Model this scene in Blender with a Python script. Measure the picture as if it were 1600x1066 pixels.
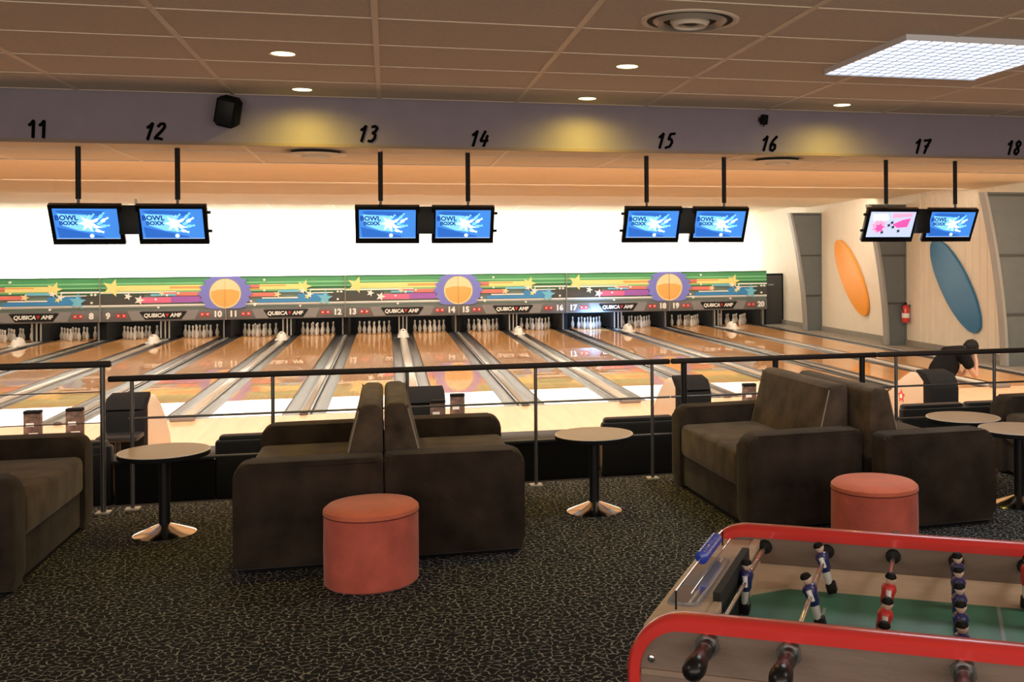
import bpy, bmesh, math, random
from mathutils import Vector, Matrix, Euler
random.seed(7)
for o in list(bpy.data.objects): bpy.data.objects.remove(o)
S = bpy.context.scene
COL = S.collection
PI = math.pi

# ------------------------------------------------------------------ camera
cam = bpy.data.cameras.new('camera'); camo = bpy.data.objects.new('camera', cam); COL.objects.link(camo)
cam.sensor_fit = 'HORIZONTAL'; cam.sensor_width = 36; cam.lens = 36.0
cam.shift_x = -0.11873; cam.shift_y = -0.083125; cam.clip_end = 200; cam.clip_start = 0.05
R = ((0.97223464, -0.00643279, 0.23391971), (-0.23392455, 0.0, 0.97225475), (-0.00625431, -0.99997931, -0.00150479))
M = Matrix(((R[0][0], -R[0][1], -R[0][2], 0), (R[1][0], -R[1][1], -R[1][2], 0), (R[2][0], -R[2][1], -R[2][2], 1.9), (0, 0, 0, 1)))
camo.matrix_world = M
S.camera = camo
# ------------------------------------------------------------------ world, exposure
S.view_settings.view_transform = 'Standard'; S.view_settings.look = 'None'
S.view_settings.gamma = 1; S.view_settings.use_curve_mapping = False
S.view_settings.exposure = 0.0
W = bpy.data.worlds.new('world'); S.world = W; W.use_nodes = True
bg = W.node_tree.nodes['Background']; bg.inputs[0].default_value = (0.9, 0.78, 0.66, 1); bg.inputs[1].default_value = 0.16

FL = -0.55      # lower floor of the lanes
def area(name, loc, rot, sx, sy, power, color, spread=PI):
    l = bpy.data.lights.new(name, 'AREA'); l.shape = 'RECTANGLE'; l.size = sx; l.size_y = sy
    l.energy = power; l.color = color; l.spread = spread
    o = bpy.data.objects.new(name, l); COL.objects.link(o); o.location = loc; o.rotation_euler = rot
    return o
# fluorescent lines hidden above the bulkhead and behind every ceiling step, aimed towards the pins
area('approach_light', (2, 11.3, 3.36), (math.radians(12), 0, 0), 24, 0.5, 1080, (1, .88, .72))
area('lane_light', (1, 15.9, 3.42), (math.radians(30), 0, 0), 24, 0.3, 480, (1, .86, .68))
area('lane_light', (1, 21.2, 3.42), (math.radians(35), 0, 0), 24, 0.3, 480, (1, .86, .68))
area('lane_light', (1, 26.2, 3.42), (math.radians(40), 0, 0), 24, 0.3, 480, (1, .86, .68))
# extra unseen lamp line, added to brighten the masking prints
area('masking_fill_light', (0, 31.0, 3.50), (math.radians(62), 0, 0), 25, 0.3, 470, (1, .93, .84))
# large unseen fill light added behind the viewpoint to lift the lounge
area('lounge_fill_light', (0.5, -3.45, 1.65), (math.radians(108), 0, 0), 17, 2.6, 440, (1, .87, .74))
area('wall_wash_light', (-2.2, 34.6, 1.25), (math.radians(110), 0, 0), 29, 0.3, 1500, (1, .96, .90), math.radians(130))  # cove tubes over the masking trough, washing the rear wall
# lounge panels behind the viewpoint
area('lounge_light', (-2.5, 2.0, 3.2), (0, 0, 0), 1.2, 1.2, 26, (1, .92, .82))
area('lounge_light', (3.8, 1.6, 3.2), (0, 0, 0), 1.2, 1.2, 34, (1, .92, .82))

# ------------------------------------------------------------------ materials
MATS = {}
def mat(name, col, rough=.6, metal=0, spec=.5, var=0, vscale=8, bump=0, bscale=60, coat=0, emit=0, stretch=(1, 1, 1), sheen=0):
    if name in MATS: return MATS[name]
    m = bpy.data.materials.new(name); m.use_nodes = True; nt = m.node_tree; b = nt.nodes['Principled BSDF']
    b.inputs['Base Color'].default_value = (*col, 1); b.inputs['Roughness'].default_value = rough
    b.inputs['Metallic'].default_value = metal; b.inputs['Specular IOR Level'].default_value = spec
    if coat: b.inputs['Coat Weight'].default_value = coat; b.inputs['Coat Roughness'].default_value = .05
    if sheen: b.inputs['Sheen Weight'].default_value = sheen; b.inputs['Sheen Roughness'].default_value = .4
    if emit: b.inputs['Emission Color'].default_value = (*col, 1); b.inputs['Emission Strength'].default_value = emit
    if var or bump:
        tc = nt.nodes.new('ShaderNodeTexCoord'); mp = nt.nodes.new('ShaderNodeMapping'); nt.links.new(tc.outputs['Object'], mp.inputs[0])
        mp.inputs['Scale'].default_value = stretch
    if var:
        n = nt.nodes.new('ShaderNodeTexNoise'); n.inputs['Scale'].default_value = vscale; n.inputs['Detail'].default_value = 5
        r = nt.nodes.new('ShaderNodeValToRGB'); r.color_ramp.elements[0].position = .3; r.color_ramp.elements[1].position = .7
        r.color_ramp.elements[0].color = (*[c * (1 - var) for c in col], 1); r.color_ramp.elements[1].color = (*[min(1, c * (1 + var)) for c in col], 1)
        nt.links.new(mp.outputs[0], n.inputs['Vector']); nt.links.new(n.outputs['Fac'], r.inputs[0]); nt.links.new(r.outputs[0], b.inputs['Base Color'])
    if bump:
        n2 = nt.nodes.new('ShaderNodeTexNoise'); n2.inputs['Scale'].default_value = bscale; n2.inputs['Detail'].default_value = 4
        bp = nt.nodes.new('ShaderNodeBump'); bp.inputs['Strength'].default_value = bump; bp.inputs['Distance'].default_value = .01
        nt.links.new(mp.outputs[0], n2.inputs['Vector']); nt.links.new(n2.outputs['Fac'], bp.inputs['Height']); nt.links.new(bp.outputs[0], b.inputs['Normal'])
    MATS[name] = m; return m

def carpet_mat():
    m = bpy.data.materials.new('patterned_carpet'); m.use_nodes = True; nt = m.node_tree; b = nt.nodes['Principled BSDF']; L = nt.links.new
    b.inputs['Roughness'].default_value = .95; b.inputs['Specular IOR Level'].default_value = .1
    tc = nt.nodes.new('ShaderNodeTexCoord')
    nz = nt.nodes.new('ShaderNodeTexNoise'); nz.inputs['Scale'].default_value = 14; nz.inputs['Detail'].default_value = 2
    ad = nt.nodes.new('ShaderNodeVectorMath'); ad.operation = 'MULTIPLY_ADD'; ad.inputs[1].default_value = (.06, .06, 0)
    L(tc.outputs['Object'], nz.inputs['Vector']); L(nz.outputs['Color'], ad.inputs[0]); L(tc.outputs['Object'], ad.inputs[2])
    v = nt.nodes.new('ShaderNodeTexVoronoi'); v.feature = 'DISTANCE_TO_EDGE'; v.inputs['Scale'].default_value = 23; v.voronoi_dimensions = '2D'
    L(ad.outputs[0], v.inputs['Vector'])
    r = nt.nodes.new('ShaderNodeValToRGB'); r.color_ramp.elements[0].position = .035; r.color_ramp.elements[0].color = (1, 1, 1, 1)
    r.color_ramp.elements[1].position = .085; r.color_ramp.elements[1].color = (0, 0, 0, 1); L(v.outputs['Distance'], r.inputs[0])
    n2 = nt.nodes.new('ShaderNodeTexNoise'); n2.inputs['Scale'].default_value = 45; L(tc.outputs['Object'], n2.inputs['Vector'])
    r2 = nt.nodes.new('ShaderNodeValToRGB'); r2.color_ramp.elements[0].position = .40; r2.color_ramp.elements[1].position = .56; L(n2.outputs['Fac'], r2.inputs[0])
    mu = nt.nodes.new('ShaderNodeMath'); mu.operation = 'MULTIPLY'; L(r.outputs[0], mu.inputs[0]); L(r2.outputs[0], mu.inputs[1])
    mx = nt.nodes.new('ShaderNodeMix'); mx.data_type = 'RGBA'; mx.inputs['A'].default_value = (.018, .019, .022, 1); mx.inputs['B'].default_value = (.40, .39, .34, 1)
    L(mu.outputs[0], mx.inputs['Factor']); L(mx.outputs['Result'], b.inputs['Base Color'])
    bp = nt.nodes.new('ShaderNodeBump'); bp.inputs['Strength'].default_value = .4; bp.inputs['Distance'].default_value = .005
    n3 = nt.nodes.new('ShaderNodeTexNoise'); n3.inputs['Scale'].default_value = 300; L(tc.outputs['Object'], n3.inputs['Vector']); L(n3.outputs['Fac'], bp.inputs['Height']); L(bp.outputs[0], b.inputs['Normal'])
    return m

def board_mat(name, c1, c2, rough, boards=36.8, coat=0, spec=.5):
    m = bpy.data.materials.new(name); m.use_nodes = True; nt = m.node_tree; b = nt.nodes['Principled BSDF']; L = nt.links.new
    b.inputs['Roughness'].default_value = rough; b.inputs['Specular IOR Level'].default_value = spec
    b.inputs['Coat Weight'].default_value = coat; b.inputs['Coat Roughness'].default_value = .012
    tc = nt.nodes.new('ShaderNodeTexCoord'); sp = nt.nodes.new('ShaderNodeSeparateXYZ'); L(tc.outputs['Object'], sp.inputs[0])
    mu = nt.nodes.new('ShaderNodeMath'); mu.operation = 'MULTIPLY'; mu.inputs[1].default_value = boards; L(sp.outputs[0], mu.inputs[0])
    fl = nt.nodes.new('ShaderNodeMath'); fl.operation = 'FLOOR'; L(mu.outputs[0], fl.inputs[0])
    my = nt.nodes.new('ShaderNodeMath'); my.operation = 'MULTIPLY'; my.inputs[1].default_value = .35; L(sp.outputs[1], my.inputs[0])
    cb = nt.nodes.new('ShaderNodeCombineXYZ'); L(fl.outputs[0], cb.inputs[0]); L(my.outputs[0], cb.inputs[1])
    n = nt.nodes.new('ShaderNodeTexNoise'); n.inputs['Scale'].default_value = 1.7; n.inputs['Detail'].default_value = 1; L(cb.outputs[0], n.inputs['Vector'])
    r = nt.nodes.new('ShaderNodeValToRGB'); r.color_ramp.elements[0].position = .35; r.color_ramp.elements[1].position = .65
    r.color_ramp.elements[0].color = (*c1, 1); r.color_ramp.elements[1].color = (*c2, 1); L(n.outputs['Fac'], r.inputs[0]); L(r.outputs[0], b.inputs['Base Color'])
    return m

CARPET = carpet_mat()
LANE = board_mat('varnished_lane_wood', (.66, .31, .085), (.80, .42, .14), .45, spec=.2, coat=.85)
APPROACH = board_mat('pale_approach_wood', (.80, .48, .30), (.88, .54, .34), .35, boards=14)
TILE = mat('near_ceiling_tile', (.76, .62, .50), .9, var=.05, vscale=30, bump=.25, bscale=180)
GRID = mat('ceiling_grid', (.85, .72, .58), .5)
CEIL2 = mat('far_ceiling_paint', (.86, .76, .58), .85, var=.02, vscale=3)
GRID2 = mat('far_ceiling_grid', (.93, .84, .68), .5)
SOFFIT = mat('mauve_bulkhead_paint', (.31, .265, .315), .8, var=.04, vscale=6, bump=.1)
WHITE = mat('rear_wall_paint', (.90, .88, .84), .8)
CREAM = mat('cream_wall_cladding', (.78, .725, .61), .75, var=.02, vscale=4)
COLGREY = mat('grey_steel_paint', (.125, .145, .150), .55, var=.06, vscale=5)
COLEDGE = mat('light_grey_flange', (.30, .30, .29), .5)
WALK = mat('grey_walkway', (.27, .25, .22), .8, var=.08, vscale=4)
BLACK = mat('black_plastic', (.009, .009, .010), .5, spec=.3)
BLACKG = mat('gloss_black_plastic', (.006, .006, .007), .28, spec=.35)
MATTE = mat('matt_black', (.008, .008, .009), .85, spec=.12)
DARKGREY = mat('dark_grey_panel', (.045, .045, .047), .5)
PIT = mat('black_pit', (.006, .006, .007), .9)
GUTTER = mat('dark_gutter', (.045, .045, .048), .3)
CAPP = mat('grey_division_capping', (.36, .345, .32), .25)
CAPL = mat('pale_track_cover', (.62, .59, .54), .2)
PINW = mat('pin_white', (.60, .585, .58), .25)
RED = mat('red_lacquer', (.62, .035, .03), .3, coat=.3)
SUEDE = mat('brown_suede', (.036, .025, .018), .92, var=.45, vscale=5, bump=.35, bscale=90, sheen=.10, spec=.2)
SUEDE2 = mat('brown_suede_lighter', (.082, .057, .038), .92, var=.5, vscale=6, bump=.35, bscale=90, sheen=.2, spec=.2)  # lighter copy of the brown suede for seat cushions and backrests
PIPING = mat('beige_piping', (.30, .25, .20), .8)
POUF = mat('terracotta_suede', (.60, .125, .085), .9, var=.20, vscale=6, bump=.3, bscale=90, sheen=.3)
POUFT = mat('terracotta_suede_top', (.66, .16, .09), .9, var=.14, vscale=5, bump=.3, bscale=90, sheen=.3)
TTOP = mat('beige_laminate', (.42, .33, .25), .35, var=.03, vscale=20)
CHROME = mat('polished_steel', (.75, .74, .70), .14, metal=1)
STEEL = mat('brushed_steel', (.15, .15, .155), .4, metal=.8)
RAILW = mat('dark_handrail', (.018, .012, .010), .5, spec=.25)
ROD = mat('rod_chrome', (.78, .76, .74), .12, metal=1)
BEIGEW = mat('beech_veneer', (.62, .46, .32), .45, var=.08, vscale=6, stretch=(1, 8, 8))
PANELW = mat('brown_side_panel', (.20, .145, .115), .55, var=.06, vscale=12, stretch=(1, 6, 6), bump=.1)
FIELD = mat('green_playfield', (.07, .25, .165), .5, var=.06, vscale=10, stretch=(2, 12, 1))
BLUE = mat('blue_enamel', (.02, .05, .42), .25, coat=.4)
NAVY = mat('navy_enamel', (.015, .02, .13), .3, coat=.3)
MWHITE = mat('white_enamel', (.75, .75, .74), .3)
MRED = mat('red_enamel', (.55, .03, .03), .3)
SKIN = mat('skin', (.46, .26, .18), .6)
HAIR = mat('black_hair', (.006, .005, .005), .6, spec=.15)
CLOTH = mat('black_cloth', (.007, .007, .008), .9, spec=.08)
DENIM = mat('dark_trousers', (.008, .008, .012), .9, spec=.1)

# ------------------------------------------------------------------ mesh helpers
def link(name, me, m=None, parent=None):
    o = bpy.data.objects.new(name, me); COL.objects.link(o)
    if m is not None and not me.materials:
        for x in (m if isinstance(m, (list, tuple)) else [m]): me.materials.append(x)
    if parent is not None: o.parent = parent
    return o
def fin(name, bm, m=None, parent=None, smooth=False, tag_=None):
    bmesh.ops.recalc_face_normals(bm, faces=bm.faces)
    me = bpy.data.meshes.new(name); bm.to_mesh(me); bm.free()
    if smooth:
        for p in me.polygons: p.use_smooth = True
        try: me.set_sharp_from_angle(angle=math.radians(40))
        except Exception: pass
    return link(name, me, m, parent)
def box(bm, x0, x1, y0, y1, z0, z1, bev=0, seg=2, mi=0):
    vs = [bm.verts.new(p) for p in ((x0,y0,z0),(x1,y0,z0),(x1,y1,z0),(x0,y1,z0),(x0,y0,z1),(x1,y0,z1),(x1,y1,z1),(x0,y1,z1))]
    fs = [bm.faces.new([vs[i] for i in f]) for f in ((0,3,2,1),(4,5,6,7),(0,1,5,4),(1,2,6,5),(2,3,7,6),(3,0,4,7))]
    for f in fs: f.material_index = mi
    if bev:
        es = list({e for f in fs for e in f.edges})
        bmesh.ops.bevel(bm, geom=es, offset=bev, segments=seg, affect='EDGES', profile=.5)
    return bm
def bx(name, x0, x1, y0, y1, z0, z1, m, parent=None, bev=0, seg=2):
    return fin(name, box(bmesh.new(), x0, x1, y0, y1, z0, z1, bev, seg), m, parent, smooth=bev > 0)
def tube(bm, p0, p1, r0, r1=None, n=12, cap=True, mi=0):
    r1 = r0 if r1 is None else r1
    p0, p1 = Vector(p0), Vector(p1); d = (p1 - p0).normalized()
    a = d.orthogonal().normalized(); b = d.cross(a)
    A = [bm.verts.new(p0 + (a * math.cos(2*PI*i/n) + b * math.sin(2*PI*i/n)) * r0) for i in range(n)]
    B = [bm.verts.new(p1 + (a * math.cos(2*PI*i/n) + b * math.sin(2*PI*i/n)) * r1) for i in range(n)]
    for i in range(n): bm.faces.new((A[i], A[(i+1)%n], B[(i+1)%n], B[i])).material_index = mi
    if cap: bm.faces.new(A).material_index = mi; bm.faces.new(B).material_index = mi
    return bm
def tb(name, p0, p1, r, m, parent=None, n=12, r1=None):
    return fin(name, tube(bmesh.new(), p0, p1, r, r1, n), m, parent, smooth=True)
def lathe(bm, prof, n=32, c=(0, 0, 0), mi=0, sx=1, sy=1):
    rings = []
    for r, z in prof:
        if r < 1e-6: rings.append([bm.verts.new((c[0], c[1], c[2] + z))])
        else: rings.append([bm.verts.new((c[0] + sx*r*math.cos(2*PI*i/n), c[1] + sy*r*math.sin(2*PI*i/n), c[2] + z)) for i in range(n)])
    for A, B in zip(rings, rings[1:]):
        if len(A) == 1 and len(B) == 1: continue
        for i in range(n):
            j = (i + 1) % n
            if len(A) == 1: f = bm.faces.new((A[0], B[j], B[i]))
            elif len(B) == 1: f = bm.faces.new((A[i], A[j], B[0]))
            else: f = bm.faces.new((A[i], A[j], B[j], B[i]))
            f.material_index = mi
    return bm
def prism(bm, pts, a0, a1, axis='Y', bev=0, seg=2, mi=0):
    """polygon pts in the two other axes, extruded from a0 to a1 along axis"""
    def P(u, v, a): return {'Y': (u, a, v), 'X': (a, u, v), 'Z': (u, v, a)}[axis]
    A = [bm.verts.new(P(u, v, a0)) for u, v in pts]; B = [bm.verts.new(P(u, v, a1)) for u, v in pts]
    fs = [bm.faces.new(A), bm.faces.new(list(reversed(B)))]
    n = len(pts)
    for i in range(n): fs.append(bm.faces.new((A[i], B[i], B[(i+1)%n], A[(i+1)%n])))
    for f in fs: f.material_index = mi
    if bev:
        es = [e for f in fs[:2] for e in f.edges]
        bmesh.ops.bevel(bm, geom=list(set(es)), offset=bev, segments=seg, affect='EDGES', profile=.5)
    return bm
def pr(name, pts, a0, a1, m, parent=None, axis='Y', bev=0, smooth=False):
    return fin(name, prism(bmesh.new(), pts, a0, a1, axis, bev), m, parent, smooth or bev > 0)
def text_mesh(s, size, bold=.0, shear=0, depth=.003, spacing=1, align='CENTER'):
    cu = bpy.data.curves.new('t', 'FONT'); cu.body = s; cu.size = size; cu.offset = bold; cu.shear = shear; cu.extrude = depth
    cu.align_x = align; cu.align_y = 'CENTER'; cu.space_character = spacing; cu.resolution_u = 3
    o = bpy.data.objects.new('t', cu); COL.objects.link(o)
    bpy.context.view_layer.update()
    me = bpy.data.meshes.new_from_object(o.evaluated_get(bpy.context.evaluated_depsgraph_get()))
    bpy.data.objects.remove(o); bpy.data.curves.remove(cu)
    me.materials.clear(); return me
def text(name, s, size, loc, m, parent=None, **k):
    """lettering standing upright, read from -Y"""
    me = text_mesh(s, size, **k); me.name = name
    me.transform(Matrix.Rotation(PI/2, 4, 'X'))
    o = link(name, me, m, parent); o.location = loc; return o
def tag(o, label=None, cat=None, group=None, kind=None):
    if label: o['label'] = label
    if cat: o['category'] = cat
    if group: o['group'] = group
    if kind: o['kind'] = kind
    return o
def thing(name, label, cat, loc=(0, 0, 0), rz=0, group=None):
    o = bpy.data.objects.new(name, None); COL.objects.link(o); o.empty_display_size = .1
    o.location = loc; o.rotation_euler = (0, 0, rz); return tag(o, label, cat, group)
def st(o): o['kind'] = 'structure'; return o
KIDS = {}
def copy_tree(o, parent=None):
    c = o.copy(); COL.objects.link(c)
    if parent is not None: c.parent = parent
    for ch in [x for x in ALL_CHILDREN(o)]: copy_tree(ch, c)
    return c
def ALL_CHILDREN(o): return list(o.children)
def dup(o, loc=None, rz=None, label=None, group=None):
    c = copy_tree(o)
    if loc is not None: c.location = loc
    if rz is not None: c.rotation_euler = (0, 0, rz)
    return tag(c, label, None, group)

# ================================================================== STRUCTURE
XL, XR = -15.0, 13.3
YW = 36.0
# carpeted upper floor and its fascia
st(bx('floor', -9, 9.5, -3.5, 8.50, -.04, 0, CARPET))
st(bx('trim_1', -9, 9.5, 8.50, 8.56, FL, .0, MATTE))
# lower floors
st(bx('floor.001', XL, XR, 8.56, 11.6, FL-.1, FL, mat('dark_bowlers_floor', (.035, .036, .034), .8, var=.3, vscale=12)))
st(bx('floor.002', XL, XR, 11.6, 16.6, FL-.1, FL, APPROACH))
st(bx('floor.003', 12.55, XR, 16.6, YW, FL-.1, FL+.02, WALK))
st(bx('floor.004', XL, 12.55, 16.6, YW, FL-.35, FL-.25, PIT))
# walls
st(bx('wall_back', XL, XR+1.5, YW, YW+.15, FL-.3, 3.6, WHITE))
wr = st(bx('wall_right', XR, XR+.15, 8.5, YW, FL-.1, 3.6, CREAM))
bm = bmesh.new()
y = 20.2
while y < 24.0:
    box(bm, XR-.012, XR+.01, y, y+.05, FL, 3.45); y += .30
fin('cladding_rib', bm, CREAM, wr)
st(bx('baseboard_right', XR-.05, XR+.01, 8.6, YW, FL, FL+.16, WALK))
st(bx('wall_left', XL-.15, XL, 8.5, YW, FL-.1, 3.6, CREAM))
# near tiled ceiling with visible grid
ceil = st(bx('ceiling', -9, 9.5, -3.5, 9.05, 3.262, 3.33, mat('ceiling_plenum', (.2, .15, .12), .9)))
xs = [-.06 + 1.175*i for i in range(-4, 8)]
ys = [9.02 - .757*i for i in range(0, 9)]
tile_me = None
for i in range(len(xs)-1):
    for j in range(len(ys)-1):
        x0, x1, y1, y0 = xs[i], xs[i+1], ys[j], ys[j+1]
        if tile_me is None:
            tile_me = bx('ceiling_tile', -(x1-x0)/2+.012, (x1-x0)/2-.012, -(y1-y0)/2+.008, (y1-y0)/2-.008, 0, .012, TILE).data
            bpy.data.objects.remove(bpy.data.objects['ceiling_tile'])
        o = link('ceiling_tile', tile_me, None, ceil); o.location = ((x0+x1)/2, (y0+y1)/2, 3.25)
for x in xs:
    bx('grid_bar', x-.018, x+.018, ys[-1], 9.05, 3.245, 3.262, GRID, ceil)
for y in ys:
    bx('grid_bar', xs[0], xs[-1], y-.008, y+.008, 3.2455, 3.262, GRID, ceil)
bx('plain_panel', -9, xs[0]-.02, -3.5, 9.05, 3.25, 3.265, TILE, ceil)
bx('plain_panel', xs[-1]+.02, 9.5, -3.5, 9.05, 3.25, 3.265, TILE, ceil)
bx('plain_panel', xs[0], xs[-1], -3.5, ys[-1]-.01, 3.25, 3.265, TILE, ceil)
# bulkhead
ZB = 2.837
st(bx('beam', -15, XR, 9.05, 9.12, ZB, 3.33, SOFFIT))
st(bx('trim_3', -15, XR, 9.035, 9.06, ZB-.012, ZB+.014, mat('bulkhead_edge', (.30, .22, .17), .6)))
# low ceiling strip behind the bulkhead
mid = st(bx('ceiling.001', -15, XR, 9.06, 10.88, ZB+.012, ZB+.05, CEIL2))
bx('grid_bar', -15, XR, 9.80, 9.812, ZB+.004, ZB+.02, GRID2, mid)
bx('grid_bar', -15, XR, 10.86, 10.885, ZB+.002, ZB+.05, GRID2, mid)
for i in range(-9, 11):
    x = -.06 + 1.13*i
    bx('grid_bar', x-.013, x+.013, 9.06, 10.86, ZB+.004, ZB+.02, GRID2, mid)
st(bx('beam.001', -15, XR, 10.88, 10.93, ZB+.01, 3.62, CEIL2))
# far stepped ceiling: every band slopes down towards the pins and hides a lamp line behind its edge
bands = [(10.93, 15.75, 3.42, 3.0), (15.75, 21.0, 3.56, 3.33), (21.0, 25.6, 3.56, 3.38), (25.6, 31.2, 3.56, 3.39), (31.2, YW, 3.55, 3.385)]
def zslope(y, s): return 1.9 + y*s
edges = [(10.93, None), (15.4, .0860), (21.3, .0684), (25.6, .0578), (30.8, .0483), (YW, .0412)]
for k in range(5):
    y0, y1 = edges[k][0], edges[k+1][0]
    z1 = zslope(y1, edges[k+1][1]); z0 = (3.5 if k else 3.45)
    if k == 0: z1 = 3.34
    pts = [(y0, z0), (y1, z1), (y1, z1+.02), (y0, z0+.02)]
    c = st(pr('ceiling.00%d' % (k+2), pts, XL, XR+1.5, CEIL2, axis='X'))
    if k < 4: pr('step_face', [(y1-.015, z1), (y1, z1), (y1, z1+.22), (y1-.015, z1+.22)], XL, XR+1.5, GRID2, c, axis='X')
    else:
        for i in range(-5, 9):
            x = .3 + 1.9*i; pr('grid_bar', [(31.6, 3.47), (YW-.02, z1-.004), (YW-.02, z1+.01), (31.6, 3.48)], x-.02, x+.02, GRID2, c, axis='X')
st(bx('ceiling.009', XL, XR+1.5, 8.5, YW, 3.66, 3.75, CEIL2))

# portal frame columns on the right wall
def column(y, label):
    r = thing('steel_column', label, 'column', (XR, y, FL), group=None)
    prof = []
    n = 14
    for i in range(n+1):
        t = i/n; z = t*3.72
        prof.append((-(.50 + .50*t**1.8), z))
    web = [(0, 0)] + prof + [(0, 3.72)]
    pr('web_plate', web, -.03, .0, COLGREY, r)
    bm = bmesh.new()
    for (xa, za), (xb, zb) in zip(prof, prof[1:]):
        vs = [bm.verts.new(p) for p in ((xa-.07,-.06,za),(xa,-.06,za),(xa,.16,za),(xa-.07,.16,za),(xb-.07,-.06,zb),(xb,-.06,zb),(xb,.16,zb),(xb-.07,.16,zb))]
        for f in ((0,1,5,4),(1,2,6,5),(2,3,7,6),(3,0,4,7)): bm.faces.new([vs[q] for q in f])
    bmesh.ops.remove_doubles(bm, verts=bm.verts, dist=1e-5)
    fin('inner_flange', bm, COLEDGE, r)
    bx('wall_flange', -.05, 0, -.05, .12, 0, 3.72, COLGREY, r)
    for z in (1.12, 2.38, 3.66):
        w = .50 + .50*(z/3.72)**1.8
        bx('stiffener', -w, -.03, -.055, -.028, z-.025, z+.025, mat('dark_seam', (.06, .065, .065), .5), r)
    bx('base_plate', -.6, 0, -.1, .18, 0, .03, COLGREY, r)
    return r
column(30.0, 'grey curved steel column farthest down the right wall, beside the black doors')
column(24.6, 'grey curved steel column between the orange and blue oval boards')
column(19.3, 'large grey curved steel column nearest on the right wall, right of the blue oval')

# oval wall boards
def oval(y, z, m, label):
    r = thing('oval_wall_board', label, 'wall decoration', (XR, y, z))
    pts = []
    for i in range(48):
        a = 2*PI*i/48; u, v = 1.46*math.cos(a), .53*math.sin(a)
        c, s = math.cos(math.radians(45)), math.sin(math.radians(45))
        pts.append((u*c - v*s, u*s + v*c))
    pr('board', pts, -.09, -.02, m, r, axis='X', bev=.012)
    bx('wall_bracket', -.02, 0, -.3, .3, -.2, .2, BLACK, r)
oval(27.75, 1.2, mat('orange_paint', (.85, .34, .03), .5), 'orange tilted oval board on the cream right wall')
oval(22.1, 1.12, mat('blue_paint', (.028, .17, .36), .5), 'blue tilted oval board on the cream right wall')

# fire extinguisher
fe = thing('fire_extinguisher', 'red fire extinguisher hung on the second grey column', 'extinguisher', (XR-.14, 24.35, .08))
fin('cylinder', lathe(bmesh.new(), [(0,0),(.09,0),(.10,.03),(.10,.36),(.07,.43),(.03,.46),(0,.46)], 20), RED, fe, True)
fin('label_plate', lathe(bmesh.new(), [(.102,.12),(.102,.24)], 20), MWHITE, fe, True)
bx('valve', -.03, .03, -.03, .03, .46, .52, BLACK, fe, .006)
bm = bmesh.new(); pv = Vector((0, 0, .5))
for i in range(1, 9):
    a = i/8*2.6; p = Vector((-.13*math.sin(a), -.05, .5-.10*i/8*3.2+.10*math.sin(a))); tube(bm, pv, p, .012, n=8); pv = p
fin('hose', bm, BLACK, fe, True)
bx('wall_hook', -.02, .14, -.01, .01, .40, .46, STEEL, fe)

# black service doors at the right of the masking
sd = thing('service_door', 'tall black double doors closing the gap right of the masking units', 'door', (0, 33.2, FL))
bx('door_leaf', 12.61, 13.27-.02, 0, .06, 0, 1.70, DARKGREY, sd, .004); 
bx('door_leaf', 13.27, 14.2, 0, .06, 0, 1.70, MATTE, sd, .004)
bx('door_frame', 12.60, 14.2, .01, .1, 1.70, 1.76, MATTE, sd)
bx('notice_plate', 12.75, 12.95, -.012, 0, 1.35, 1.40, mat('notice', (.3, .3, .3), .5), sd)

# ================================================================== LANES
X0 = .448; P = 1.72; YF = 16.6; YE = 33.97; YM = 32.7
LW = .53
WORDS = {5:'five',6:'six',7:'seven',8:'eight',9:'nine',10:'ten',11:'eleven',12:'twelve',13:'thirteen',14:'fourteen',15:'fifteen',16:'sixteen',17:'seventeen',18:'eighteen',19:'nineteen',20:'twenty'}
SUN = {9:'second lane left of the left sun disc',10:'just left of the left sun disc',11:'just right of the left sun disc',12:'second lane right of the left sun disc',13:'second lane left of the centre sun disc',14:'just left of the centre sun disc',15:'just right of the centre sun disc',16:'second lane right of the centre sun disc',17:'second lane left of the right sun disc',18:'just left of the right sun disc',19:'just right of the right sun disc',20:'last lane before the black doors',8:'at the left, left of the first seam',7:'leftmost one in view'}
def lane_label(n): return 'glossy lane %s, %s' % (WORDS[n], SUN[n])
def between(k):
    return {-6:'at the far left, between lanes seven and eight',-5:'at the left, lanes eight and nine',-4:'one lane left of the left sun disc',-3:'straight under the left sun disc',-2:'one lane right of the left sun disc',-1:'midway between the left and centre sun discs',0:'one lane left of the centre sun disc',1:'straight under the centre sun disc',2:'one lane right of the centre sun disc',3:'midway between the centre and right sun discs',4:'one lane left of the right sun disc',5:'straight under the right sun disc',6:'one lane right of the right sun disc',7:'at the right edge beside the walkway'}[k]
lane0 = None; div0 = None; ret0 = None; pin0 = None; rk0 = None
def lane(n):
    global lane0
    x = X0 + P*(n-13) - P/2
    if lane0 is None:
        lane0 = thing('bowling_lane', lane_label(n), 'bowling lane', (x, 0, FL), group='bowling lanes')
        bx('lane_bed', -LW, LW, YF, YE, -.06, 0, LANE, lane0)
        for s in (-1, 1):
            bm = bmesh.new(); pts = []
            for i in range(9):
                a = PI*i/8; pts.append((s*(LW+.115) - .112*math.cos(a), -.012-.05*math.sin(a)))
            pts += [(s*(LW+.115)+.115, -.075), (s*(LW+.115)-.115, -.075)]
            prism(bm, pts, YF+.02, YE); fin('gutter', bm, GUTTER, lane0, True)
        bx('foul_line', -LW, LW, YF, YF+.02, -.01, .002, BLACK, lane0)
        return lane0
    return dup(lane0, (x, 0, FL), None, lane_label(n))
for n in range(7, 21): lane(n)
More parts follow.
